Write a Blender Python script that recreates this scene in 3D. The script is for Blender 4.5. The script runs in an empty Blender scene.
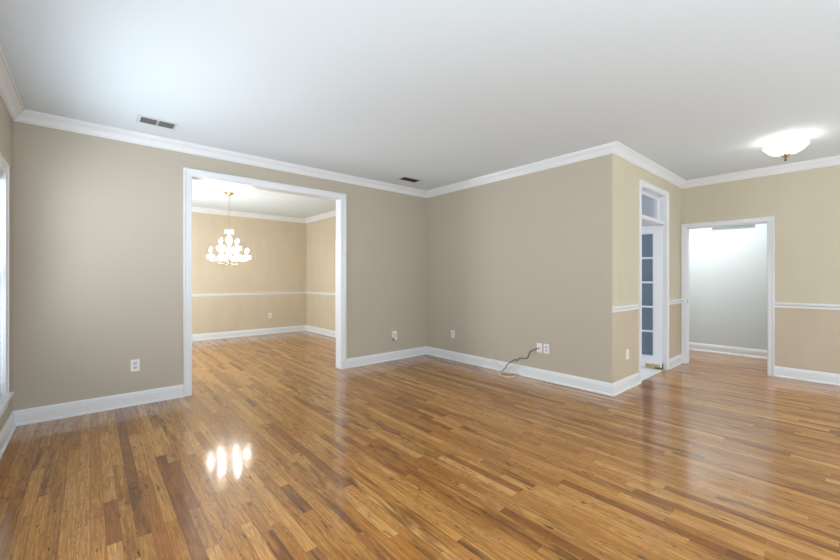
import bpy, bmesh, math, random
from mathutils import Vector, Matrix
random.seed(4)
PI = math.pi
S = bpy.context.scene
COL = S.collection

# ------------------------------------------------------------------ camera
cd = bpy.data.cameras.new('camera'); cam = bpy.data.objects.new('camera', cd); COL.objects.link(cam)
cam.location = (0, 0, 1.28)
cam.rotation_euler = (PI/2, 0, math.radians(49.05-90))
cd.sensor_width = 36; cd.lens = 380.0/840*36; cd.shift_y = -1.42/840; cd.clip_start = .02
S.camera = cam
# ------------------------------------------------------------------ world and lights
w = bpy.data.worlds.new('sky'); S.world = w; w.use_nodes = True
bg = w.node_tree.nodes['Background']; bg.inputs[0].default_value = (.86, .93, 1, 1); bg.inputs[1].default_value = 4.0

def area(name, loc, direction, sx, sy, power, color):
    d = bpy.data.lights.new(name, 'AREA'); d.shape = 'RECTANGLE'; d.size = sx; d.size_y = sy
    d.energy = power; d.color = color
    o = bpy.data.objects.new(name, d); COL.objects.link(o); o.location = loc
    if direction is None: o.rotation_euler = (PI+.1, 0, 0)           # straight up, leaning a little to the back wall
    elif direction == (0, 0, -1): o.rotation_euler = (0, 0, 0)
    else: o.rotation_euler = Vector(direction).to_track_quat('-Z', 'Y').to_euler()
    return o
DAY = (.90, .95, 1)
# soft fill lamps set in two unseen windows added behind the camera
area('daylight_rear', (1.0, -2.66, 1.35), (0, 1, .05), 2.3, 1.9, 20, DAY)
area('daylight_rear', (4.7, -2.66, 1.35), (0, 1, .05), 2.3, 1.9, 36, DAY)
# daylight through the blinds of the left window
area('daylight_left', (-.95, 3.5, 1.3), (1, 0, 0), 1.6, 1.7, 112, DAY)
# cool fill lamp added behind the camera, aimed up to brighten the ceiling
area('bounce_flash', (.7, -1.15, .4), None, 2.2, 1.8, 70, (.75, .89, 1))
area('daylight_left', (-.49, 1.1, 1.3), (1, 0, .1), 1.5, 1.7, 12, DAY)  # added fill in an unseen left-wall opening, lights the middle and right walls
# hall light, and unseen fill lamps added to brighten kitchen and dining room
area('kitchen_light', (5.1, 4.6, 1.5), (.25, -1, 0), 1.1, 1.6, 45, (.92, .95, 1))
area('hall_light', (7.38, 1.75, 2.70), (0, 0, -1), .8, 1.4, 38, (.95, .98, 1))
area('dining_light', (.9, 7.0, 1.4), (1, 0, .2), 1.6, 1.5, 125, (.86, .95, 1)).location.x = -.44
S.view_settings.view_transform = 'Standard'; S.view_settings.look = 'None'
S.view_settings.gamma = 1; S.view_settings.use_curve_mapping = False
S.view_settings.exposure = 0.0

# ------------------------------------------------------------------ materials
def srgb(r, g, b):
    f = lambda c: (c/255/12.92) if c/255 <= .04045 else ((c/255+.055)/1.055)**2.4
    return (f(r), f(g), f(b), 1)
class NT:
    def __init__(s, name):
        s.m = bpy.data.materials.new(name); s.m.use_nodes = True; s.t = s.m.node_tree; s.n = s.t.nodes
        s.b = s.n['Principled BSDF']
    def new(s, typ, **k):
        n = s.n.new(typ)
        for a, v in k.items(): setattr(n, a, v)
        return n
    def l(s, a, b): s.t.links.new(a, b)
    def put(s, sock, v):
        if hasattr(v, 'node'): s.l(v, sock)
        elif v is not None: sock.default_value = v
    def math(s, op, a, b=None, c=None, clamp=False):
        n = s.new('ShaderNodeMath', operation=op, use_clamp=clamp)
        for i, v in enumerate((a, b, c)):
            if v is not None: s.put(n.inputs[i], v)
        return n.outputs[0]
    def xyz(s, x, y, z):
        n = s.new('ShaderNodeCombineXYZ')
        for i, v in enumerate((x, y, z)): s.put(n.inputs[i], v)
        return n.outputs[0]
    def noise(s, vec, scale=1, detail=3, rough=.5, dist=0):
        n = s.new('ShaderNodeTexNoise'); s.put(n.inputs['Vector'], vec)
        n.inputs['Scale'].default_value = scale; n.inputs['Detail'].default_value = detail
        n.inputs['Roughness'].default_value = rough; n.inputs['Distortion'].default_value = dist
        return n.outputs[0]
    def ramp(s, fac, stops):
        n = s.new('ShaderNodeValToRGB'); s.put(n.inputs[0], fac); e = n.color_ramp.elements
        while len(e) < len(stops): e.new(.5)
        for el, (p, c) in zip(e, stops):
            el.position = p; el.color = c if len(c) == 4 else (*c, 1)
        return n.outputs[0]
    def mix(s, fac, a, b, mode='MIX'):
        n = s.new('ShaderNodeMix', data_type='RGBA', blend_type=mode)
        s.put(n.inputs[0], fac); s.put(n.inputs[6], a); s.put(n.inputs[7], b)
        return n.outputs[2]
    def bump(s, h, strength=.3, dist=.001):
        n = s.new('ShaderNodeBump'); n.inputs['Strength'].default_value = strength; n.inputs['Distance'].default_value = dist
        s.put(n.inputs['Height'], h); s.l(n.outputs[0], s.b.inputs['Normal'])

def mat(name, color, rough=.5, metal=0, emit=0, spec=None, trans=0, bumpy=0, bscale=200, ecol=None, vary=0):
    k = NT(name); b = k.b
    b.inputs['Base Color'].default_value = color; b.inputs['Roughness'].default_value = rough
    b.inputs['Metallic'].default_value = metal
    if trans: b.inputs['Transmission Weight'].default_value = trans
    if spec is not None: b.inputs['Specular IOR Level'].default_value = spec
    if emit: b.inputs['Emission Color'].default_value = ecol or color; b.inputs['Emission Strength'].default_value = emit
    tc = k.new('ShaderNodeTexCoord').outputs['Object']
    nz = k.noise(tc, bscale, 2)
    if bumpy: k.bump(nz, bumpy, .001)
    if vary:
        big = k.noise(tc, 1.3, 3)
        k.l(k.mix(k.math('MULTIPLY', big, vary), color, tuple(c*.8 for c in color[:3])+(1,)), b.inputs['Base Color'])
    return k.m

def wall_paper(name, c1, c2, fib=1.0):       # woven grass-cloth paper with mottled seams
    k = NT(name); tc = k.new('ShaderNodeTexCoord').outputs['Object']
    mp = k.new('ShaderNodeMapping'); k.l(tc, mp.inputs[0]); mp.inputs['Scale'].default_value = (5, 5, 1.6)
    a = k.noise(mp.outputs[0], 1, 4, .6)
    mp2 = k.new('ShaderNodeMapping'); k.l(tc, mp2.inputs[0]); mp2.inputs['Scale'].default_value = (30, 30, 260)
    h = k.noise(mp2.outputs[0], 1, 2)
    v = k.math('ADD', k.math('MULTIPLY', a, .75), k.math('MULTIPLY', h, .25))
    k.l(k.ramp(v, [(.2, c1), (.8, c2)]), k.b.inputs['Base Color'])
    k.b.inputs['Roughness'].default_value = .75; k.bump(h, .25*fib, .001)
    return k.m

def floor_mat():
    k = NT('oak_strip_floor'); tc = k.new('ShaderNodeTexCoord').outputs['Object']
    sp = k.new('ShaderNodeSeparateXYZ'); k.l(tc, sp.inputs[0]); X, Y = sp.outputs[0], sp.outputs[1]
    u = k.math('DIVIDE', X, .0585); row = k.math('FLOOR', u); fu = k.math('FRACT', u)
    wn = lambda v: k.new('ShaderNodeTexWhiteNoise', noise_dimensions='3D')
    n1 = wn(0); k.l(k.xyz(row, 3.7, 0), n1.inputs[0]); s1 = k.new('ShaderNodeSeparateColor'); k.l(n1.outputs[1], s1.inputs[0])
    ln = k.math('MULTIPLY_ADD', s1.outputs[1], .65, .55)
    v0 = k.math('ADD', k.math('DIVIDE', Y, ln), k.math('MULTIPLY', s1.outputs[0], 37.0))
    v = k.math('MULTIPLY_ADD', k.math('SINE', k.math('MULTIPLY', v0, 2.32)), .34, v0)
    brd = k.math('FLOOR', v); fv = k.math('FRACT', v)
    n2 = wn(0); k.l(k.xyz(row, brd, 1.3), n2.inputs[0]); s2 = k.new('ShaderNodeSeparateColor'); k.l(n2.outputs[1], s2.inputs[0])
    r1, r2, r3 = s2.outputs[0], s2.outputs[1], s2.outputs[2]
    base = k.ramp(r1, [(0, srgb(138, 92, 50)), (.06, srgb(150, 103, 58)), (.16, srgb(165, 116, 66)), (.35, srgb(176, 127, 74)), (.6, srgb(185, 137, 82)),
                       (.88, srgb(192, 145, 90)), (1, srgb(203, 158, 103))])
    # fine straight grain
    g1 = k.noise(k.xyz(k.math('MULTIPLY_ADD', r2, 90, k.math('MULTIPLY', X, 150)), k.math('MULTIPLY_ADD', r3, 40, k.math('MULTIPLY', Y, 5)), r1), 1, 4, .6)
    # cathedral contour grain
    f = k.noise(k.xyz(k.math('MULTIPLY_ADD', r3, 60, k.math('MULTIPLY', X, 13)), k.math('MULTIPLY_ADD', r2, 50, k.math('MULTIPLY', Y, 2.1)), r1), 1, 2, .45, .25)
    rings = k.math('MULTIPLY_ADD', k.math('SINE', k.math('MULTIPLY', f, 95)), .5, .5)
    rings = k.math('POWER', rings, 2.0)
    ringw = k.math('MULTIPLY', rings, k.math('MULTIPLY', k.math('POWER', r2, .7), .75))
    c = k.mix(k.ramp(g1, [(.36, (0, 0, 0)), (.62, (.95, .95, .95))]), base, k.mix(.6, base, srgb(100, 58, 26)))
    c = k.mix(ringw, c, k.mix(.62, base, srgb(88, 50, 22)))
    # smoky patches and mineral streaks, different on every board
    st = k.noise(k.xyz(k.math('MULTIPLY_ADD', r2, 33, k.math('MULTIPLY', X, 24)), k.math('MULTIPLY_ADD', r1, 71, k.math('MULTIPLY', Y, 2.6)), r3), 1, 5, .62, .6)
    smk = k.math('MULTIPLY', k.math('POWER', r3, 2.2), 1.35, clamp=True)
    c = k.mix(k.math('MULTIPLY', k.ramp(st, [(.38, (0, 0, 0)), (.62, (.9, .9, .9))]), smk, clamp=True), c, srgb(88, 54, 28))
    ks = k.noise(k.xyz(k.math('MULTIPLY_ADD', r3, 21, k.math('MULTIPLY', X, 55)), k.math('MULTIPLY_ADD', r2, 17, k.math('MULTIPLY', Y, 9)), r1), 1, 4, .6, 1.0)
    c = k.mix(k.ramp(ks, [(.61, (0, 0, 0)), (.68, (.9, .9, .9))]), c, srgb(52, 32, 18))
    # joints
    e = k.math('MINIMUM', fu, k.math('SUBTRACT', 1, fu)); e = k.math('MULTIPLY', e, .0585)
    e2 = k.math('MULTIPLY', k.math('MINIMUM', fv, k.math('SUBTRACT', 1, fv)), ln)
    ed = k.math('MINIMUM', e, e2)
    gap = k.ramp(k.math('MULTIPLY', ed, 400), [(.0, (.55, .55, .55)), (.75, (0, 0, 0))])
    c = k.mix(gap, c, srgb(70, 40, 20))
    hs = k.new('ShaderNodeHueSaturation'); k.l(c, hs.inputs['Color']); hs.inputs['Saturation'].default_value = FL_SAT; hs.inputs['Value'].default_value = FL_VAL
    k.l(hs.outputs[0], k.b.inputs['Base Color'])
    k.b.inputs['Roughness'].default_value = .35; k.b.inputs['Specular IOR Level'].default_value = .1
    k.b.inputs['Coat Weight'].default_value = .85; k.b.inputs['Coat Roughness'].default_value = .11; k.b.inputs['Coat IOR'].default_value = 1.62
    lo = k.noise(tc, 2.2, 2, .5); md = k.noise(tc, 14, 3, .6)
    tilt = k.math('MULTIPLY', k.math('SUBTRACT', fu, .5), k.math('SUBTRACT', r3, .5))
    h = k.math('ADD', k.math('MULTIPLY', lo, 1.6), k.math('MULTIPLY', md, .55))
    h = k.math('ADD', h, k.math('MULTIPLY', tilt, .22))
    h = k.math('SUBTRACT', h, k.math('MULTIPLY', gap, .12))
    k.bump(h, 1.0, .0011)
    cb = [n for n in k.n if n.bl_idname == 'ShaderNodeBump'][0]
    k.l(cb.outputs[0], k.b.inputs['Coat Normal'])
    return k.m
FL_SAT, FL_VAL = 1.08, 1.33

M = {
 'ceil': mat('ceiling_paint', srgb(219, 229, 235), .9, bumpy=.12, bscale=120),
 'wall': mat('warm_grey_paint', srgb(188, 179, 163), .62, bumpy=.12, bscale=260, spec=.35),
 'paper_up': wall_paper('upper_wallpaper', srgb(197, 189, 166), srgb(206, 198, 176)),
 'paper_lo': wall_paper('lower_wallpaper', srgb(192, 179, 156), srgb(203, 191, 169)),
 'paper_din': wall_paper('dining_wallpaper', srgb(200, 186, 160), srgb(212, 199, 175)),
 'hall': mat('hall_paint', srgb(208, 213, 212), .6, bumpy=.1),
 'kit': mat('kitchen_paint', srgb(196, 198, 206), .7, bumpy=.1),
 'trim': mat('white_trim_paint', srgb(228, 231, 234), .32, vary=.1),
 'floor': floor_mat(),
 'tile': mat('white_tile', srgb(235, 235, 235), .3, vary=.2),
 'plate': mat('white_plastic', srgb(238, 238, 234), .3, vary=.1),
 'socket': mat('grey_white_plastic', srgb(205, 207, 210), .35, vary=.1),
 'dark': mat('dark_slot', srgb(25, 25, 25), .6, vary=.1),
 'vent': mat('vent_enamel', srgb(205, 207, 208), .4, vary=.1),
 'duct': mat('duct_shadow_metal', srgb(42, 45, 46), .7, vary=.2),
 'slat': mat('blind_vinyl', srgb(205, 208, 210), .45, vary=.05),
 'tape': mat('blind_tape', srgb(205, 208, 210), .8, vary=.1),
 'cord_w': mat('cream_cable', srgb(214, 205, 190), .45, vary=.1),
 'cord_d': mat('brown_cable', srgb(48, 40, 34), .5, vary=.1),
 'brass': mat('polished_brass', srgb(196, 180, 138), .32, 1, vary=.2),
 'obrass': mat('aged_brass', srgb(120, 98, 60), .35, 1, vary=.4),
 'bulb': mat('lit_bulb', (1, .95, .86, 1), .4, emit=200, ecol=(1, .94, .86, 1)),
 'bulb2': mat('lit_lamp_bulb', (1, .97, .9, 1), .4, emit=55, ecol=(1, .95, .85, 1)),
 'candle': mat('candle_sleeve', srgb(245, 240, 228), .5, vary=.1),
 'steel': mat('brushed_nickel', srgb(180, 178, 172), .35, 1, vary=.2),
}
def crystal(name, tr):
    k = NT(name); k.n.remove(k.b); out = k.n['Material Output']
    t = k.new('ShaderNodeBsdfTranslucent'); t.inputs[0].default_value = (.95, .97, 1, 1)
    g = k.new('ShaderNodeBsdfGlossy'); g.inputs[0].default_value = (1, 1, 1, 1); g.inputs['Roughness'].default_value = .08
    p = k.new('ShaderNodeBsdfTransparent'); p.inputs[0].default_value = (.97, .98, 1, 1)
    nz = k.noise(k.new('ShaderNodeTexCoord').outputs['Object'], 60, 2)
    a = k.new('ShaderNodeMixShader'); k.l(k.math('MULTIPLY', nz, .7), a.inputs[0]); k.l(t.outputs[0], a.inputs[1]); k.l(g.outputs[0], a.inputs[2])
    b = k.new('ShaderNodeMixShader'); b.inputs[0].default_value = tr; k.l(a.outputs[0], b.inputs[1]); k.l(p.outputs[0], b.inputs[2])
    k.l(b.outputs[0], out.inputs[0]); return k.m
M['crystal'] = crystal('cut_crystal', .5)
M['bowl'] = crystal('frosted_bowl_glass', .25)
def pane(name, col, gl=.12, dens=1):
    k = NT(name); k.n.remove(k.b); out = k.n['Material Output']
    g = k.new('ShaderNodeBsdfGlossy'); g.inputs['Roughness'].default_value = .03
    p = k.new('ShaderNodeBsdfTransparent'); p.inputs[0].default_value = col
    fr = k.new('ShaderNodeFresnel'); fr.inputs[0].default_value = 1.5
    a = k.new('ShaderNodeMixShader'); k.l(k.math('MULTIPLY', k.math('ADD', fr.outputs[0], gl, clamp=True), k.math('SUBTRACT', 1, k.new('ShaderNodeNewGeometry').outputs['Backfacing'])), a.inputs[0])
    k.l(p.outputs[0], a.inputs[1]); k.l(g.outputs[0], a.inputs[2]); k.l(a.outputs[0], out.inputs[0]); return k.m
M['glass'] = pane('clear_glass', (.93, .95, .97, 1), 0)
M['tint'] = pane('blue_grey_door_glass', (.56, .64, .68, 1), .05)

# ------------------------------------------------------------------ mesh helpers
def link(name, bm, m, parent=None, smooth=False, loc=None):
    bmesh.ops.recalc_face_normals(bm, faces=bm.faces[:])
    me = bpy.data.meshes.new(name); bm.to_mesh(me); bm.free()
    for x in (m if isinstance(m, (list, tuple)) else [m]): me.materials.append(x)
    if smooth:
        for p in me.polygons: p.use_smooth = True
        try: me.set_sharp_from_angle(angle=math.radians(40))
        except Exception: pass
    o = bpy.data.objects.new(name, me); COL.objects.link(o)
    if parent: o.parent = parent
    if loc: o.location = loc
    return o
def struct(name, bm, m, parent=None, **k):
    o = link(name, bm, m, parent, **k)
    if not parent: o['kind'] = 'structure'
    return o
def empty(name, loc=(0, 0, 0), rz=0):
    o = bpy.data.objects.new(name, None); COL.objects.link(o); o.location = loc; o.rotation_euler = (0, 0, rz)
    o.empty_display_size = .1; return o
def tag(o, label, cat, group=None):
    o['label'] = label; o['category'] = cat
    if group: o['group'] = group
    return o
def box(bm, x0, x1, y0, y1, z0, z1, bev=0, mi=0):
    r = bmesh.ops.create_cube(bm, size=1)
    for v in r['verts']:
        v.co = Vector(((x0+x1)/2+v.co.x*(x1-x0), (y0+y1)/2+v.co.y*(y1-y0), (z0+z1)/2+v.co.z*(z1-z0)))
    fs = {f for v in r['verts'] for f in v.link_faces}
    for f in fs: f.material_index = mi
    if bev:
        bmesh.ops.bevel(bm, geom=list({e for f in fs for e in f.edges}), offset=bev, segments=2, affect='EDGES', profile=.6)
    return bm
def bx(*a, **k): return box(bmesh.new(), *a, **k)
def sweep(bm, path, profile, to3, side=1, closed=False, ends=True):
    """profile (offset to the side, height) swept along a 2D path with mitred corners"""
    n = len(path); P = [Vector(p) for p in path]; rings = []
    for i in range(n):
        d0 = (P[i]-P[i-1]).normalized() if (i > 0 or closed) else None
        d1 = (P[(i+1) % n]-P[i]).normalized() if (i < n-1 or closed) else None
        if d0 is None: d0 = d1
        if d1 is None: d1 = d0
        n0 = Vector((d0.y, -d0.x))*side; n1 = Vector((d1.y, -d1.x))*side
        mvec = (n0+n1)/(1+n0.dot(n1))
        rings.append([bm.verts.new(to3(P[i].x+mvec.x*o, P[i].y+mvec.y*o, h)) for o, h in profile])
    for i in range(n if closed else n-1):
        a, b = rings[i], rings[(i+1) % n]
        for j in range(len(profile)):
            k = (j+1) % len(profile); bm.faces.new((a[j], a[k], b[k], b[j]))
    if not closed and ends: bm.faces.new(rings[0]); bm.faces.new(rings[-1])
    return bm
def lathe(bm, prof, seg=24, c=(0, 0, 0), close=False):
    rings = []
    for r, z in prof:
        rings.append([bm.verts.new((c[0]+max(r, 1e-4)*math.cos(2*PI*i/seg), c[1]+max(r, 1e-4)*math.sin(2*PI*i/seg), c[2]+z)) for i in range(seg)])
    for a, b in zip(rings, rings[1:]):
        for i in range(seg): bm.faces.new((a[i], a[(i+1) % seg], b[(i+1) % seg], b[i]))
    if not close: bm.faces.new(rings[0]); bm.faces.new(rings[-1])
    return bm
def tube(bm, pts, r, seg=8):
    pts = [Vector(p) for p in pts]; rings = []; up = Vector((0, 0, 1)); prev = None
    for i, p in enumerate(pts):
        t = (pts[min(i+1, len(pts)-1)]-pts[max(i-1, 0)]).normalized()
        a = prev if prev is not None else (t.cross(up) if abs(t.dot(up)) < .95 else t.cross(Vector((1, 0, 0))))
        a = (a-t*a.dot(t)).normalized(); b = t.cross(a); prev = a
        rr = r(i/(len(pts)-1)) if callable(r) else r
        rings.append([bm.verts.new(p+(a*math.cos(2*PI*j/seg)+b*math.sin(2*PI*j/seg))*rr) for j in range(seg)])
    for x, y in zip(rings, rings[1:]):
        for j in range(seg): bm.faces.new((x[j], x[(j+1) % seg], y[(j+1) % seg], y[j]))
    bm.faces.new(rings[0]); bm.faces.new(rings[-1]); return bm
def catmull(P, n=8):
    P = [Vector(p) for p in P]; Q = [2*P[0]-P[1]]+P+[2*P[-1]-P[-2]]; out = []
    for i in range(1, len(Q)-2):
        for s in range(n):
            t = s/n; a, b, c, d = Q[i-1:i+3]
            out.append(.5*((2*b)+(c-a)*t+(2*a-5*b+4*c-d)*t*t+(3*b-a-3*c+d)*t**3))
    out.append(P[-1]); return out
def copy_tree(o, parent=None):
    c = o.copy(); COL.objects.link(c); c.parent = parent
    if parent is not None: c.matrix_parent_inverse = Matrix()
    for ch in list(o.children): copy_tree(ch, c)
    return c

# ------------------------------------------------------------------ floor plan (metres; camera stands over 0,0)
XL, YA, XB, YE, XG, H = -.508, 4.798, 4.313, 1.761, 6.792, 2.743
YR = -2.60                       # wall behind the camera
T = .14
DX0, DX1, DTOP = .845, 2.677, 2.402          # wide cased opening in the back wall
EX0, EX1, ETOP = 5.150, 6.080, 2.425         # tall doorway with transom
GY0, GY1, GTOP = .785, 1.690, 2.035          # doorway to the hall
WY0, WY1, WZ0, WZ1 = 2.70, 4.345, .375, 2.10 # left window
YD, XD = 8.95, 4.04                          # dining room walls
XH = 8.18                                    # far wall of hall
J = .02                                      # jamb lining thickness

struct('floor', bx(-.7, 8.4, -2.8, 9.15, -.1, 0), M['floor'])
struct('floor_kitchen', bx(XB+.06, 6.79, YE+.012, YA, .0, .004), M['tile'])
struct('ceiling', bx(-.7, 8.4, -2.8, 9.15, H, H+.1), M['ceil'])

def wall(name, axis, p0, p1, a0, a1, m, holes=(), split=None, face=None):
    """axis 'x': wall runs along X between a0,a1 and fills Y p0..p1.  holes (h0,h1,z0,z1).  split z: material slot 0 below, 1 above"""
    bm = bmesh.new()
    us = sorted({a0, a1, *[h[0] for h in holes], *[h[1] for h in holes]})
    zs = sorted({0, H, *[h[2] for h in holes], *[h[3] for h in holes], *([split] if split else [])})
    for i in range(len(us)-1):
        for j in range(len(zs)-1):
            uc, zc = (us[i]+us[i+1])/2, (zs[j]+zs[j+1])/2
            if any(h[0] < uc < h[1] and h[2] < zc < h[3] for h in holes): continue
            mi = 1 if (split and zc > split) else 0
            if axis == 'x': box(bm, us[i], us[i+1], p0, p1, zs[j], zs[j+1], mi=mi)
            else: box(bm, p0, p1, us[i], us[i+1], zs[j], zs[j+1], mi=mi)
    return struct(name, bm, m)
# main room
wall('wall_left', 'y', XL-T, XL, YR, YA, M['wall'], [(WY0-J, WY1+J, WZ0-J, WZ1+J), (.35, 1.85, .45, 2.10)])
wb = wall('wall_back', 'x', YA, YA+T, XL-T, XG, M['wall'], [(DX0-J, DX1+J, 0, DTOP+J)])
bm = bx(XB, XB+.06, YE+.05, YA, 0, H); box(bm, XB, XB+.0015, YE, YE+.05, 0, H)
struct('wall_middle', bm, M['wall'])
struct('wall_kitchen_left', bx(XB+.06, XB+.12, YE+T, YA, 0, H), M['kit'])
RAIL = .93
PAP = [M['paper_lo'], M['paper_up']]
# the end of the wall that runs to the kitchen doorway carries wallpaper on its doorway side
bm = bmesh.new()
for a, b, z0, z1 in ((XB+.0015, EX0-J, 0, H), (EX1+J, XG, 0, H), (EX0-J, EX1+J, ETOP+J, H)):
    for lo, hi, mi in ((0, RAIL, 0), (RAIL, H, 1)):
        l, h = max(z0, lo), min(z1, hi)
        if h > l: box(bm, a, b, YE, YE+.05, l, h, mi=mi)
struct('wall_kitchen_side', bm, PAP)
wall('wall_kitchen_front', 'x', YE+.05, YE+T, XB+.06, XG, M['kit'], [(EX0-J, EX1+J, 0, ETOP+J)])
wall('wall_right', 'y', XG, XG+.06, YR, YE+.05, PAP, [(GY0-J, GY1+J, 0, GTOP+J)], split=RAIL)
wall('wall_kitchen_right', 'y', XG, XG+.06, YE+.05, YA+T, M['kit'])
wall('wall_hall_near', 'y', XG+.06, XG+.12, YR, YA+T, M['hall'], [(GY0-J, GY1+J, 0, GTOP+J)])
wall('wall_front', 'x', YR-T, YR, XL-T, XH+T, M['wall'], [(-.15, 2.15, .5, 2.3), (3.55, 5.85, .5, 2.3)])
wall('wall_hall', 'y', XH, XH+T, YR, YA+T, M['hall'])
struct('wall_hall_end', bx(XG+.12, XH, 2.6, 2.7, 0, H), M['hall'])
# dining room
wall('wall_dining_left', 'y', XL-T, XL, YA+T, YD, M['paper_din'])
wall('wall_dining_back', 'x', YD, YD+T, XL-T, XD+T, M['paper_din'])
wall('wall_dining_right', 'y', XD, XD+T, YA+T, YD, M['paper_din'], [(6.52, 7.36, 0, 2.05)])

# ------------------------------------------------------------------ mouldings
CROWN = [(0, -.096), (.010, -.096), (.013, -.088), (.020, -.082), (.026, -.066), (.038, -.046), (.055, -.030), (.063, -.024), (.066, -.014), (.078, -.012), (.082, 0), (0, 0)]
BASE = [(0, 0), (.026, 0), (.026, .010), (.017, .022), (.016, .098), (.012, .104), (.012, .116), (.005, .128), (.004, .134), (0, .134)]
CHAIR = [(0, -.034), (.012, -.034), (.014, -.020), (.010, -.012), (.018, -.002), (.030, .006), (.034, .020), (.030, .030), (0, .034)]
flat = lambda x, y, h: Vector((x, y, h))
def mould(name, path, prof, z=0, side=1, closed=False):
    bm = bmesh.new(); sweep(bm, path, [(o, h) for o, h in prof], lambda x, y, h: Vector((x, y, h+z)), side, closed)
    return struct(name, bm, M['trim'])
mould('trim_1', [(XL, YR), (XL, YA), (XB, YA), (XB, YE), (XG, YE), (XG, YR)], CROWN, H, 1, True)
mould('trim_2', [(XL, YA+T), (XL, YD), (XD, YD), (XD, YA+T)], CROWN, H, 1, True)
CW = .078
mould('baseboard_left', [(XL, YR), (XL, YA), (DX0-CW, YA)], BASE)
mould('baseboard_back', [(DX1+CW+.004, YA), (XB, YA), (XB, YE), (EX0-.0735, YE)], BASE)
mould('baseboard_doorway', [(EX1+.074, YE), (XG, YE), (XG, GY1+.066)], BASE)
mould('baseboard_right', [(XG, GY0-.066), (XG, YR)], BASE)
mould('baseboard_dining', [(DX0-.1, YA+T), (XL, YA+T), (XL, YD), (XD, YD), (XD, 7.44)], BASE)
mould('baseboard_dining_side', [(XD, 6.44), (XD, YA+T), (DX1+.1, YA+T)], BASE)
mould('baseboard_hall', [(XH, 2.6), (XH, YR)], BASE)
mould('trim_3', [(XB+.001, YE), (EX0-.0735, YE)], CHAIR, RAIL+.012)
mould('trim_4', [(EX1+.074, YE), (XG, YE), (XG, GY1+.066)], CHAIR, RAIL+.012)
mould('trim_5', [(XG, GY0-.066), (XG, YR)], CHAIR, RAIL+.006)
DCH = [(o*.7, h*.75) for o, h in CHAIR]
mould('trim_6', [(DX0-.1, YA+T), (XL, YA+T), (XL, YD), (XD, YD), (XD, 7.44)], DCH, .935)
mould('trim_7', [(XD, 6.44), (XD, YA+T), (DX1+.1, YA+T)], DCH, .935)

def casing_prof(w): return [(0, 0), (0, .011), (.006, .013), (.012, .011), (w*.45, .014), (w*.75, .016), (w*.80, .022), (w-.003, .022), (w, .018), (w, 0)]
def casing(bm, a0, a1, top, w, to3, bottom=0, four=False):
    """U shaped architrave around an opening; path in wall-plane (u,z), profile grows outward"""
    if four: sweep(bm, [(a0, bottom), (a0, top), (a1, top), (a1, bottom)], casing_prof(w), to3, -1, True)
    else: sweep(bm, [(a0, bottom), (a0, top), (a1, top), (a1, bottom)], casing_prof(w), to3, -1)
R = .005
# wide opening to dining room
bm = bmesh.new()
casing(bm, DX0-R, DX1+R, DTOP+R, CW, lambda u, z, h: Vector((u, YA-h, z)))
casing(bm, DX0-R, DX1+R, DTOP+R, CW, lambda u, z, h: Vector((u, YA+T+h, z)))
box(bm, DX0-J, DX0, YA, YA+T, 0, DTOP); box(bm, DX1, DX1+J, YA, YA+T, 0, DTOP); box(bm, DX0-J, DX1+J, YA, YA+T, DTOP, DTOP+J)
struct('trim_8', bm, M['trim'])
# doorway to the hall
g = bmesh.new()
casing(g, GY0-R, GY1+R, GTOP+R, .062, lambda u, z, h: Vector((XG-h, u, z)))
casing(g, GY0-R, GY1+R, GTOP+R, .062, lambda u, z, h: Vector((XG+.12+h, u, z)))
box(g, XG, XG+.12, GY0-J, GY0, 0, GTOP); box(g, XG, XG+.12, GY1, GY1+J, 0, GTOP); box(g, XG, XG+.12, GY0-J, GY1+J, GTOP, GTOP+J)
box(g, XG+.05, XG+.085, GY0, GY0+.010, 0, GTOP-.01); box(g, XG+.05, XG+.085, GY1-.010, GY1, 0, GTOP-.01); box(g, XG+.05, XG+.085, GY0, GY1, GTOP-.01, GTOP)
tr = struct('trim_9', g, M['trim'])
s = link('strike_plate', bx(XG+.018, XG+.046, GY1-.003, GY1+.001, .905, .965, bev=.001), M['steel'], tr); s['label'] = 'small metal strike plate'

# tall kitchen doorway: lining, casing, transom bar, transom glass
g = bmesh.new()
casing(g, EX0-R, EX1+R, ETOP+R, .068, lambda u, z, h: Vector((u, YE-h, z)))
casing(g, EX0-R, EX1+R, ETOP+R, .075, lambda u, z, h: Vector((u, YE+T+h, z)))
box(g, EX0-J, EX0, YE, YE+T, 0, ETOP); box(g, EX1, EX1+J, YE, YE+T, 0, ETOP); box(g, EX0-J, EX1+J, YE, YE+T, ETOP, ETOP+J)
tr = struct('trim_11', g, M['trim'])
link('transom_bar', bx(EX0, EX1, YE+.01, YE+T-.01, 2.035, 2.085, bev=.003), M['trim'], tr)
g = bmesh.new()
ym = YE+.095
sweep(g, [(EX0, 2.085), (EX0, ETOP), (EX1, ETOP), (EX1, 2.085)], [(0, -.014), (0, .014), (.028, .014), (.034, .006), (.034, -.006), (.028, -.014)], lambda u, z, h: Vector((u, ym+h, z)), 1, True)
link('transom_sash', g, M['trim'], tr)
link('transom_glass', bx(EX0+.03, EX1-.03, ym-.002, ym+.002, 2.115, ETOP-.03), M['glass'], tr)

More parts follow.
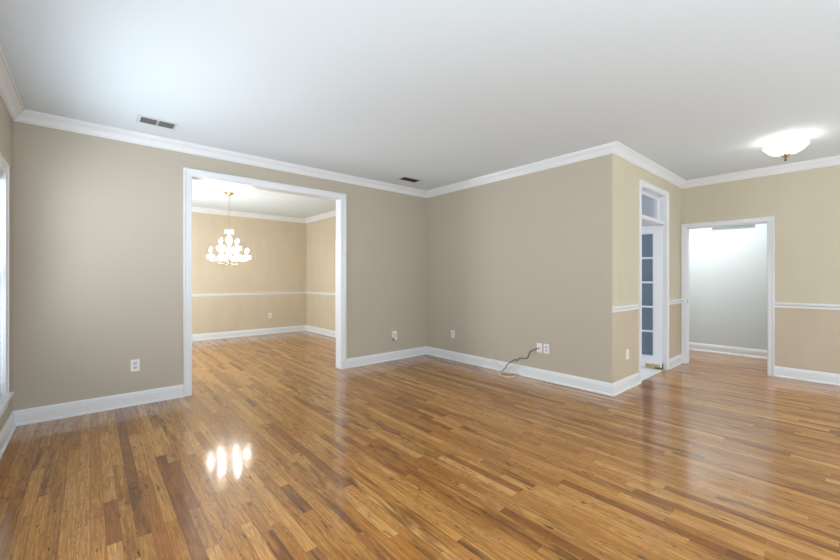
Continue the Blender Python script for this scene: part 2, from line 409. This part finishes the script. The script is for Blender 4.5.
# ------------------------------------------------------------------ glazed swing door, standing open into the kitchen
hinge = (6.062, YE+.055)
ang = math.atan2(.974, -.226)
W, DZ0, DZ1, TH = .90, .018, 2.026, .036
SW, BR, TR, MU = .092, .165, .105, .026
d1 = empty('door_1', (hinge[0], hinge[1], 0), ang); d1['kind'] = 'structure'
g = bmesh.new()
box(g, -.02, SW, -TH/2, TH/2, DZ0, DZ1, bev=.002); box(g, W-SW, W, -TH/2, TH/2, DZ0, DZ1, bev=.002)
box(g, SW, W-SW, -TH/2, TH/2, DZ0, DZ0+BR); box(g, SW, W-SW, -TH/2, TH/2, DZ1-TR, DZ1)
link('door_frame', g, M['trim'], d1)
g = bmesh.new(); z0, z1 = DZ0+BR, DZ1-TR; x0, x1 = SW, W-SW
for i in range(1, 5): zc = z0+(z1-z0)*i/5; box(g, x0, x1, -.013, .013, zc-MU/2, zc+MU/2, bev=.003)
for i in range(1, 3): xc = x0+(x1-x0)*i/3; box(g, xc-MU/2, xc+MU/2, -.0125, .0125, z0, z1)
link('muntin', g, M['trim'], d1)
for i in range(5):
    for j in range(3):
        a = x0+(x1-x0)*j/3; b = x0+(x1-x0)*(j+1)/3; c = z0+(z1-z0)*i/5; e = z0+(z1-z0)*(i+1)/5
        link('glass_pane', bx(a+.008, b-.008, -.002, .002, c+.008, e-.008), M['tint'], d1)
for sgn in (-1, 1):
    p = link('kick_plate', bx(.01, .185, sgn*(TH/2+.001)-.001, sgn*(TH/2+.001)+.001, DZ0-.004, DZ0+.052, bev=.0005), M['brass'], d1); p['label'] = 'brass kick plate'
g = bx(-.030, .075, -.024, .024, .006, .030, bev=.004); box(g, -.030, -.014, -.022, .022, .006, .085, bev=.004); lathe(g, [(.014, 0), (.014, .09), (.008, .096)], 12, (-.012, 0, .01))
p = link('pivot_hinge', g, M['obrass'], d1); p['label'] = 'dark aged brass floor pivot'

# white panel door in the dining room's right wall
d2 = empty('door_2', (XD, 6.94, 0)); d2['kind'] = 'structure'
g = bmesh.new()
casing(g, 6.52-.4-R-6.54, 7.36-6.94+R, 2.05+R, .075, lambda u, z, h: Vector((-h, u, z)))
link('door_casing', g, M['trim'], d2)
g = bx(.03, .068, -.418, .418, .01, 2.045)
for a in (-.34, .04):
    for c, e in ((.2, .9), (1.02, 1.9)): box(g, .024, .032, a, a+.3, c, e, bev=.004)
link('door_panel', g, M['trim'], d2)
g = lathe(bmesh.new(), [(.024, 0), (.024, .006), (.009, .010), (.009, .03), (.026, .04), (.028, .052), (.016, .064), (.001, .066)], 16)
bmesh.ops.rotate(g, verts=g.verts[:], matrix=Matrix.Rotation(-PI/2, 3, 'Y')); bmesh.ops.translate(g, verts=g.verts[:], vec=(.028, -.36, .95))
link('door_handle', g, M['steel'], d2, smooth=True)

# ------------------------------------------------------------------ left window with blinds
win = empty('window_1', (XL, (WY0+WY1)/2, 0)); win['kind'] = 'structure'
cy = (WY0+WY1)/2; a0, a1 = WY0-cy, WY1-cy
g = bmesh.new()
sweep(g, [(a0-R, WZ0+.001), (a0-R, WZ1+R), (a1+R, WZ1+R), (a1+R, WZ0+.001)], casing_prof(.078), lambda u, z, h: Vector((h, u, z)), -1)
box(g, -T, 0, a0-J, a0, WZ0-J, WZ1+J); box(g, -T, 0, a1, a1+J, WZ0-J, WZ1+J); box(g, -T, 0, a0, a1, WZ1, WZ1+J)
link('window_frame', g, M['trim'], win)
g = bx(-T, .004, a0, a1, WZ0-J+.002, WZ0-.001); box(g, .0005, .045, a0-.085, a1+.085, WZ0-J-.006, WZ0+.001, bev=.004); box(g, 0, .016, a0-.08, a1+.08, WZ0-.105, WZ0-.026, bev=.003)
link('window_sill', g, M['trim'], win)
g = bmesh.new(); zm = (WZ0+WZ1)/2
for za, zb, xx in ((WZ0, zm+.02, -.085), (zm-.02, WZ1, -.118)):
    sweep(g, [(a0, za), (a0, zb), (a1, zb), (a1, za)], [(0, -.016), (0, .016), (.04, .016), (.045, .010), (.045, -.016)], lambda u, z, h, xx=xx: Vector((xx+h, u, z)), 1, True)
link('window_sash', g, M['trim'], win)
for za, zb, xx in ((WZ0, zm+.02, -.085), (zm-.02, WZ1, -.118)):
    link('window_glass', bx(xx-.002, xx+.002, a0+.03, a1-.03, za+.03, zb-.03), M['glass'], win)
bl = tag(empty('window_blind', (XL-.032, cy, WZ0)), 'white slatted blind hanging inside the window on the left wall', 'blind')
hh = WZ1-WZ0
link('head_rail', bx(-.022, .026, a0+.006, a1-.006, hh-.055, hh-.002, bev=.003), M['slat'], bl)
g = bmesh.new()
nsl = 31
for i in range(nsl):
    zc = .028+i*(hh-.11)/(nsl-1); t = math.radians(-44); r_ = .0255
    dx, dz = r_*math.cos(t), r_*math.sin(t)
    vs = []
    for yy in (a0+.008, a1-.008):
        for (ex, ez) in ((-1, 0), (0, .0028), (1, 0)):
            for off in (-.0013, .0013): vs.append(g.verts.new((ex*dx-ez*math.sin(t), yy, zc-ex*dz+ez+off)))
    A, B = vs[:6], vs[6:]
    o6 = [0, 2, 4, 5, 3, 1]
    for q in range(6): g.faces.new((A[o6[q]], A[o6[(q+1) % 6]], B[o6[(q+1) % 6]], B[o6[q]]))
    g.faces.new([A[q] for q in o6]); g.faces.new([B[q] for q in o6])
link('slat', g, M['slat'], bl)['kind'] = 'stuff'
link('bottom_rail', bx(-.024, .024, a0+.008, a1-.008, .002, .020, bev=.003), M['slat'], bl)
for yy in (a1-.05, a0+.05, 0):
    g = bmesh.new(); box(g, .0215, .0225, yy-.012, yy+.012, .02, hh-.055); box(g, -.0225, -.0215, yy-.012, yy+.012, .02, hh-.055)
    link('ladder_tape', g, M['tape'], bl)
# frames of the two unseen windows added for the rear fill lamps
for n, (a, b) in enumerate(((-.15, 2.15), (3.55, 5.85))):
    g = bmesh.new()
    sweep(g, [(a, .5), (a, 2.3), (b, 2.3), (b, .5)], casing_prof(.078), lambda u, z, h: Vector((u, YR+h, z)), -1, True)
    link_o = struct('window_%d' % (n+2), g, M['trim'])

# ------------------------------------------------------------------ wall plates
def face_to(o, p, d):     # local +Y is outward normal -> rotate so it faces d
    o.location = p; o.rotation_euler = (0, 0, math.atan2(d[1], d[0])-PI/2)
def outlet_parts(root, kind='duplex', w=.074, h=.118):
    link('cover_plate', bx(-w/2, w/2, 0, .006, -h/2, h/2, bev=.0022), M['plate'], root)
    if kind == 'duplex':
        for s in (-1, 1):
            g = bx(-.017, .017, .004, .009, s*.0215-.0145, s*.0215+.0145, bev=.003)
            r = link('socket', g, M['socket'], root)
            g = bmesh.new()
            for x in (-.0065, .0065): box(g, x-.0011, x+.0011, .0086, .0094, s*.0215-.001, s*.0215+.008)
            box(g, -.002, .002, .0086, .0094, s*.0215-.010, s*.0215-.006)
            link('slot', g, M['dark'], r)
        g = lathe(bmesh.new(), [(.003, 0), (.003, .001)], 10); bmesh.ops.rotate(g, verts=g.verts[:], matrix=Matrix.Rotation(-PI/2, 3, 'X')); bmesh.ops.translate(g, verts=g.verts[:], vec=(0, .006, 0))
        link('screw', g, M['socket'], root)
    elif kind == 'jack':
        link('jack', bx(-.010, .010, .005, .012, -.010, .010, bev=.002), M['socket'], root)
        for s in (-1, 1):
            g = lathe(bmesh.new(), [(.003, 0), (.003, .001)], 10); bmesh.ops.rotate(g, verts=g.verts[:], matrix=Matrix.Rotation(-PI/2, 3, 'X')); bmesh.ops.translate(g, verts=g.verts[:], vec=(0, .006, s*.041))
            link('screw', g, M['socket'], root)
    else:
        link('rocker', bx(-.017, .017, .004, .010, -.034, .034, bev=.002), M['plate'], root)
def outlet(p, d, label, kind='duplex', cat='outlet', name='wall_outlet', **k):
    o = tag(empty(name), label, cat); face_to(o, p, d); outlet_parts(o, kind, **k); return o
outlet((.343, YA, .402), (0, -1), 'white duplex outlet on the grey wall left of the wide opening')
outlet((3.618, YA, .392), (0, -1), 'white duplex outlet behind the plug-in adapter near the room corner')
outlet((XB, 4.178, .408), (-1, 0), 'white duplex outlet just right of the room corner')
outlet((XB, 2.652, .400), (-1, 0), 'white jack plate on the middle wall with the dark cable plugged in', 'jack', 'wall plate', 'cable_plate')
outlet((XB, 2.556, .402), (-1, 0), 'white duplex outlet directly right of the dark cable plate')
outlet((4.724, YE, .398), (0, -1), 'white wall plate on the wallpaper beside the kitchen doorway', 'rocker', 'wall plate', 'wall_plate')
outlet((3.150, YD, .425), (0, -1), 'white duplex outlet low on the dining room back wall')
# plug-in adapter
a = tag(empty('plug_adapter'), 'white box-shaped adapter plugged into the outlet near the corner', 'adapter'); face_to(a, (3.618, YA-.0095, .392), (0, -1))
link('housing', bx(-.029, .029, 0, .040, -.072, .050, bev=.006), M['plate'], a)
link('face_panel', bx(-.018, .018, .039, .042, -.040, .035, bev=.002), M['socket'], a)
p = link('cable_boot', bx(.020, .034, .006, .026, -.078, -.040, bev=.002), M['dark'], a); p['label'] = 'small black socket'

# ------------------------------------------------------------------ cables by the baseboard
pts = [(XB-.012, 2.652, .400), (XB-.030, 2.668, .392), (XB-.026, 2.725, .365), (XB-.020, 2.782, .335), (XB-.012, 2.800, .290), (XB-.010, 2.830, .238), (XB-.010, 2.890, .232),
       (XB-.012, 2.945, .222), (XB-.012, 2.975, .188), (XB-.014, 3.012, .197), (XB-.016, 3.065, .160), (XB-.030, 3.105, .130), (XB-.034, 3.135, .100), (XB-.036, 3.155, .058), (XB-.050, 3.178, .028), (XB-.075, 3.185, .006), (XB-.10, 3.187, .0045)]
tag(link('dark_cable', tube(bmesh.new(), catmull(pts, 6), .0048), M['cord_d'], smooth=True), 'dark brown cable running from the wall jack down to the floor', 'cable')
pts = []
cx, cyy = XB-.155, 3.035
N = 60
for i in range(N+1):
    t = i/N*2*PI*3.2+.5; k = i/N
    rx, ry = .105+.014*math.sin(3*t+k*5), .118+.016*math.sin(2.3*t+1)
    z = .006+.008*k+.004*math.sin(t*1.7)
    pts.append((cx+rx*math.cos(t)*1.0+.01*math.sin(k*9), cyy+ry*math.sin(t), z))
lx, ly, lz = pts[-1]
pts += [(XB-.060, 3.02, .05), (XB-.034, 2.94, .115), (XB-.022, 2.915, .150), (XB-.024, 2.955, .155), (XB-.036, 3.04, .10), (XB-.040, 3.16, .030), (XB-.036, 3.25, .07), (XB-.030, 3.34, .145), (XB-.026, 3.40, .168),
        (XB-.026, 3.47, .150), (XB-.040, 3.535, .07), (XB-.09, 3.565, .012), (XB-.18, 3.545, .0045), (XB-.30, 3.46, .0045), (XB-.385, 3.428, .0045)]
pts = [(x, y, max(z, .0045)) for x, y, z in pts]
tag(link('cream_cable', tube(bmesh.new(), catmull(pts, 5), .0036, 6), M['cord_w'], smooth=True), 'thin cream cable coiled on the floor against the baseboard', 'cable')

# ------------------------------------------------------------------ ceiling vents
def vent(x0, x1, y0, y1, label, split=True):
    cx, cy = (x0+x1)/2, (y0+y1)/2; hx, hy = (x1-x0)/2, (y1-y0)/2
    o = tag(empty('ceiling_vent', (cx, cy, H)), label, 'vent', )
    g = bmesh.new(); b = .024
    sweep(g, [(-hx, -hy), (-hx, hy), (hx, hy), (hx, -hy)], [(0, 0), (0, -.003), (.006, -.007), (b, -.008), (b, 0)], lambda x, y, h: Vector((x, y, h)), 1, True)
    if split: box(g, -.008, .008, -hy+b, hy-b, -.008, 0)
    link('frame', g, M['vent'], o)
    link('backing', bx(-hx+b-.002, hx-b+.002, -hy+b-.002, hy-b+.002, -.0012, -.0002), M['duct'], o)
    n = 5
    for i in range(n):
        yc = -hy+b+(i+.5)*(2*hy-2*b)/n
        g = bx(-hx+b, hx-b, -.0006, .0006, -.006, .006)
        bmesh.ops.rotate(g, verts=g.verts[:], matrix=Matrix.Rotation(math.radians(50), 3, 'X')); bmesh.ops.translate(g, verts=g.verts[:], vec=(0, yc, -.0062))
        link('louver', g, M['louv'] if split else M['duct'], o)
    return o
M['louv'] = mat('vent_louver_grey', srgb(104, 108, 110), .5, vary=.2)
vent(.322, .630, 4.200, 4.395, 'ceiling vent with a light frame and two dark grilles above the left wall')
vent(3.385, 3.725, 4.235, 4.425, 'small dark ceiling vent near the corner of the room', False)

# grey slatted panel standing in for a dark strip high on the hall wall
hstrip = tag(empty('wall_vent', (XH, 1.385, 2.21)), 'long grey vent high on the hall wall just under the door header', 'vent')
GPAN = mat('vent_grey_green', srgb(150, 160, 158), .6, vary=.3)
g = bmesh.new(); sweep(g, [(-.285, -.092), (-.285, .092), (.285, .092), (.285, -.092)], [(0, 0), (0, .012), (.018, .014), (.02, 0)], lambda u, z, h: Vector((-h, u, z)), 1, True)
link('frame', g, GPAN, hstrip)
link('backing', bx(-.003, -.0005, -.27, .27, -.075, .075), GPAN, hstrip)
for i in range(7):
    g = bx(-.008, .008, -.265, .265, -.0008, .0008); bmesh.ops.rotate(g, verts=g.verts[:], matrix=Matrix.Rotation(math.radians(40), 3, 'Y')); bmesh.ops.translate(g, verts=g.verts[:], vec=(-.010, 0, -.066+i*.022)); link('louver', g, GPAN, hstrip)

# ------------------------------------------------------------------ chandelier
CX, CY = 1.79, 7.04
ch = tag(empty('chandelier', (CX, CY, 1.50)), 'lit crystal chandelier with candle bulbs hanging in the dining room', 'chandelier')
ZT = H-1.50
link('canopy', lathe(bmesh.new(), [(.075, ZT), (.075, ZT-.008), (.060, ZT-.020), (.030, ZT-.034), (.012, ZT-.050), (.006, ZT-.056)], 24), M['brass'], ch, smooth=True)
g = bmesh.new(); z = ZT-.05; i = 0
while z > .625:
    pts = [(.009*math.cos(t*PI/5)*(1 if i % 2 else .2), .009*math.cos(t*PI/5)*(.2 if i % 2 else 1), z+.017*math.sin(t*PI/5)) for t in range(11)]
    tube(g, pts, .0022, 5); z -= .027; i += 1
tube(g, [(0, 0, ZT-.05), (0, 0, .61)], .0018, 5)
link('chain', g, M['brass'], ch)
link('column', lathe(bmesh.new(), [(.004, .62), (.022, .605), (.030, .585), (.018, .56), (.020, .52), (.045, .47), (.052, .42), (.034, .37), (.020, .33), (.040, .29), (.060, .25), (.050, .21), (.025, .18), (.018, .14), (.035, .10), (.040, .075), (.020, .05), (.008, .02), (.001, .0)], 20), M['crystal'], ch, smooth=True)
link('crown_dish', lathe(bmesh.new(), [(.020, .590), (.050, .600), (.066, .614), (.070, .607), (.050, .590), (.020, .578)], 20), M['crystal'], ch, smooth=True)
def prism_bm():
    g = bmesh.new(); lathe(g, [(.0004, 0), (.0042, -.004), (.0004, -.009)], 6); lathe(g, [(.0006, -.010), (.0058, -.020), (.0075, -.048), (.0004, -.066)], 6); return g
pm = prism_bm(); pme = bpy.data.meshes.new('prism'); bmesh.ops.recalc_face_normals(pm, faces=pm.faces[:]); pm.to_mesh(pme); pm.free(); pme.materials.append(M['crystal'])
def prism(parent, x, y, z):
    o = bpy.data.objects.new('prism', pme); COL.objects.link(o); o.parent = parent; o.location = (x, y, z); return o
for i in range(12):
    t = i/12*2*PI; prism(ch, .068*math.cos(t), .068*math.sin(t), .605)
def chand_arm(rad, zc, th, zs, name='arm'):
    """curved arm from column to candle; built pointing +X and turned"""
    P = catmull([(.02, 0, zs), (rad*.35, 0, zs-.075), (rad*.75, 0, zs-.085), (rad*.97, 0, zc-.09), (rad, 0, zc-.02)], 6)
    a = link(name, tube(bmesh.new(), P, lambda t: .0075-.002*t, 8), M['crystal'], ch, smooth=True); a.rotation_euler = (0, 0, th)
    link('drip_dish', lathe(bmesh.new(), [(.010, -.022), (.026, -.016), (.056, -.002), (.060, .004), (.026, -.008), (.010, -.012)], 16, (rad, 0, zc)), M['crystal'], a, smooth=True)
    link('candle', lathe(bmesh.new(), [(.0105, -.015), (.0105, .060), (.004, .062)], 12, (rad, 0, zc)), M['candle'], a, smooth=True)
    link('bulb', lathe(bmesh.new(), [(.006, .061), (.0135, .076), (.0150, .088), (.010, .106), (.004, .122), (.0005, .130)], 12, (rad, 0, zc)), M['bulb'], a, smooth=True)
    for i in range(12):
        t = i/12*2*PI; prism(a, rad+.057*math.cos(t), .057*math.sin(t), zc-.001)
for i in range(8): chand_arm(.300, .170, i*PI/4+.22, .17)
for i in range(4): chand_arm(.175, .325, i*PI/2+.62, .33)
for i in range(6):
    t = i*PI/3+.3; c, s_ = math.cos(t), math.sin(t)
    P = catmull([(.03*c, .03*s_, .03), (.10*c, .10*s_, .012), (.17*c, .17*s_, .05), (.205*c, .205*s_, .10), (.19*c, .19*s_, .125), (.172*c, .172*s_, .11)], 6)
    link('scroll', tube(bmesh.new(), P, .0055, 8), M['brass'], ch, smooth=True)
link('hub', lathe(bmesh.new(), [(.02, .135), (.055, .125), (.060, .11), (.04, .095), (.02, .09)], 20), M['brass'], ch, smooth=True)

# ------------------------------------------------------------------ ceiling lamp
LX, LY = 5.50, .497
lp = tag(empty('ceiling_lamp', (LX, LY, H)), 'lit glass bowl ceiling lamp with a brass leaf finial', 'lamp')
link('canopy', lathe(bmesh.new(), [(.065, 0), (.065, -.010), (.050, -.022), (.020, -.030), (.008, -.034)], 24), M['brass'], lp, smooth=True)
link('stem', lathe(bmesh.new(), [(.006, -.03), (.006, -.205)], 10), M['brass'], lp, smooth=True)
g = bmesh.new(); seg = 48; rings = []
for r, z in [(.022, -.168), (.060, -.165), (.105, -.150), (.140, -.125), (.162, -.098), (.176, -.082), (.178, -.080), (.160, -.094), (.137, -.121), (.103, -.145), (.060, -.160), (.022, -.163)]:
    rings.append([g.verts.new(((r*(1+.02*(r/.178)*math.cos(12*2*PI*i/seg)))*math.cos(2*PI*i/seg), (r*(1+.02*(r/.178)*math.cos(12*2*PI*i/seg)))*math.sin(2*PI*i/seg), z+.004*(r/.178)*math.cos(12*2*PI*i/seg))) for i in range(seg)])
for a_, b_ in zip(rings, rings[1:]+rings[:1]):
    for i in range(seg): g.faces.new((a_[i], a_[(i+1) % seg], b_[(i+1) % seg], b_[i]))
link('glass_bowl', g, M['bowl'], lp, smooth=True)
for i in range(3):
    t = i*2*PI/3+.4
    g = lathe(bmesh.new(), [(.010, 0), (.012, .025), (.022, .05), (.024, .065), (.016, .083), (.002, .09)], 14)
    bmesh.ops.rotate(g, verts=g.verts[:], matrix=Matrix.Rotation(math.radians(78), 3, 'Y')); bmesh.ops.rotate(g, verts=g.verts[:], matrix=Matrix.Rotation(t, 3, 'Z')); bmesh.ops.translate(g, verts=g.verts[:], vec=(0.012*math.cos(t), .012*math.sin(t), -.085))
    link('bulb', g, M['bulb2'], lp, smooth=True)
g = bmesh.new()
for i in range(8):
    t = i*PI/4; c, s_ = math.cos(t), math.sin(t)
    L = [(.008, -.178, .008), (.030, -.176, .013), (.052, -.166, .010), (.068, -.150, .003)]
    up = []
    for r, z, wd in L:
        up.append((g.verts.new((r*c-wd*s_, r*s_+wd*c, z)), g.verts.new((r*c+wd*s_, r*s_-wd*c, z)), g.verts.new((r*c, r*s_, z-.004))))
    for A, B in zip(up, up[1:]):
        g.faces.new((A[0], A[1], B[1], B[0])); g.faces.new((A[1], A[2], B[2], B[1])); g.faces.new((A[2], A[0], B[0], B[2]))
    g.faces.new(up[0]); g.faces.new(up[-1])
link('leaf_rosette', g, M['brass'], lp)
link('finial', lathe(bmesh.new(), [(.016, -.176), (.022, -.188), (.014, -.200), (.006, -.206), (.006, -.212)], 16), M['brass'], lp, smooth=True)
p = link('finial_tip', lathe(bmesh.new(), [(.005, -.212), (.011, -.218), (.011, -.224), (.005, -.232), (.0005, -.234)], 14), M['obrass'], lp, smooth=True); p['label'] = 'dark aged finial tip'
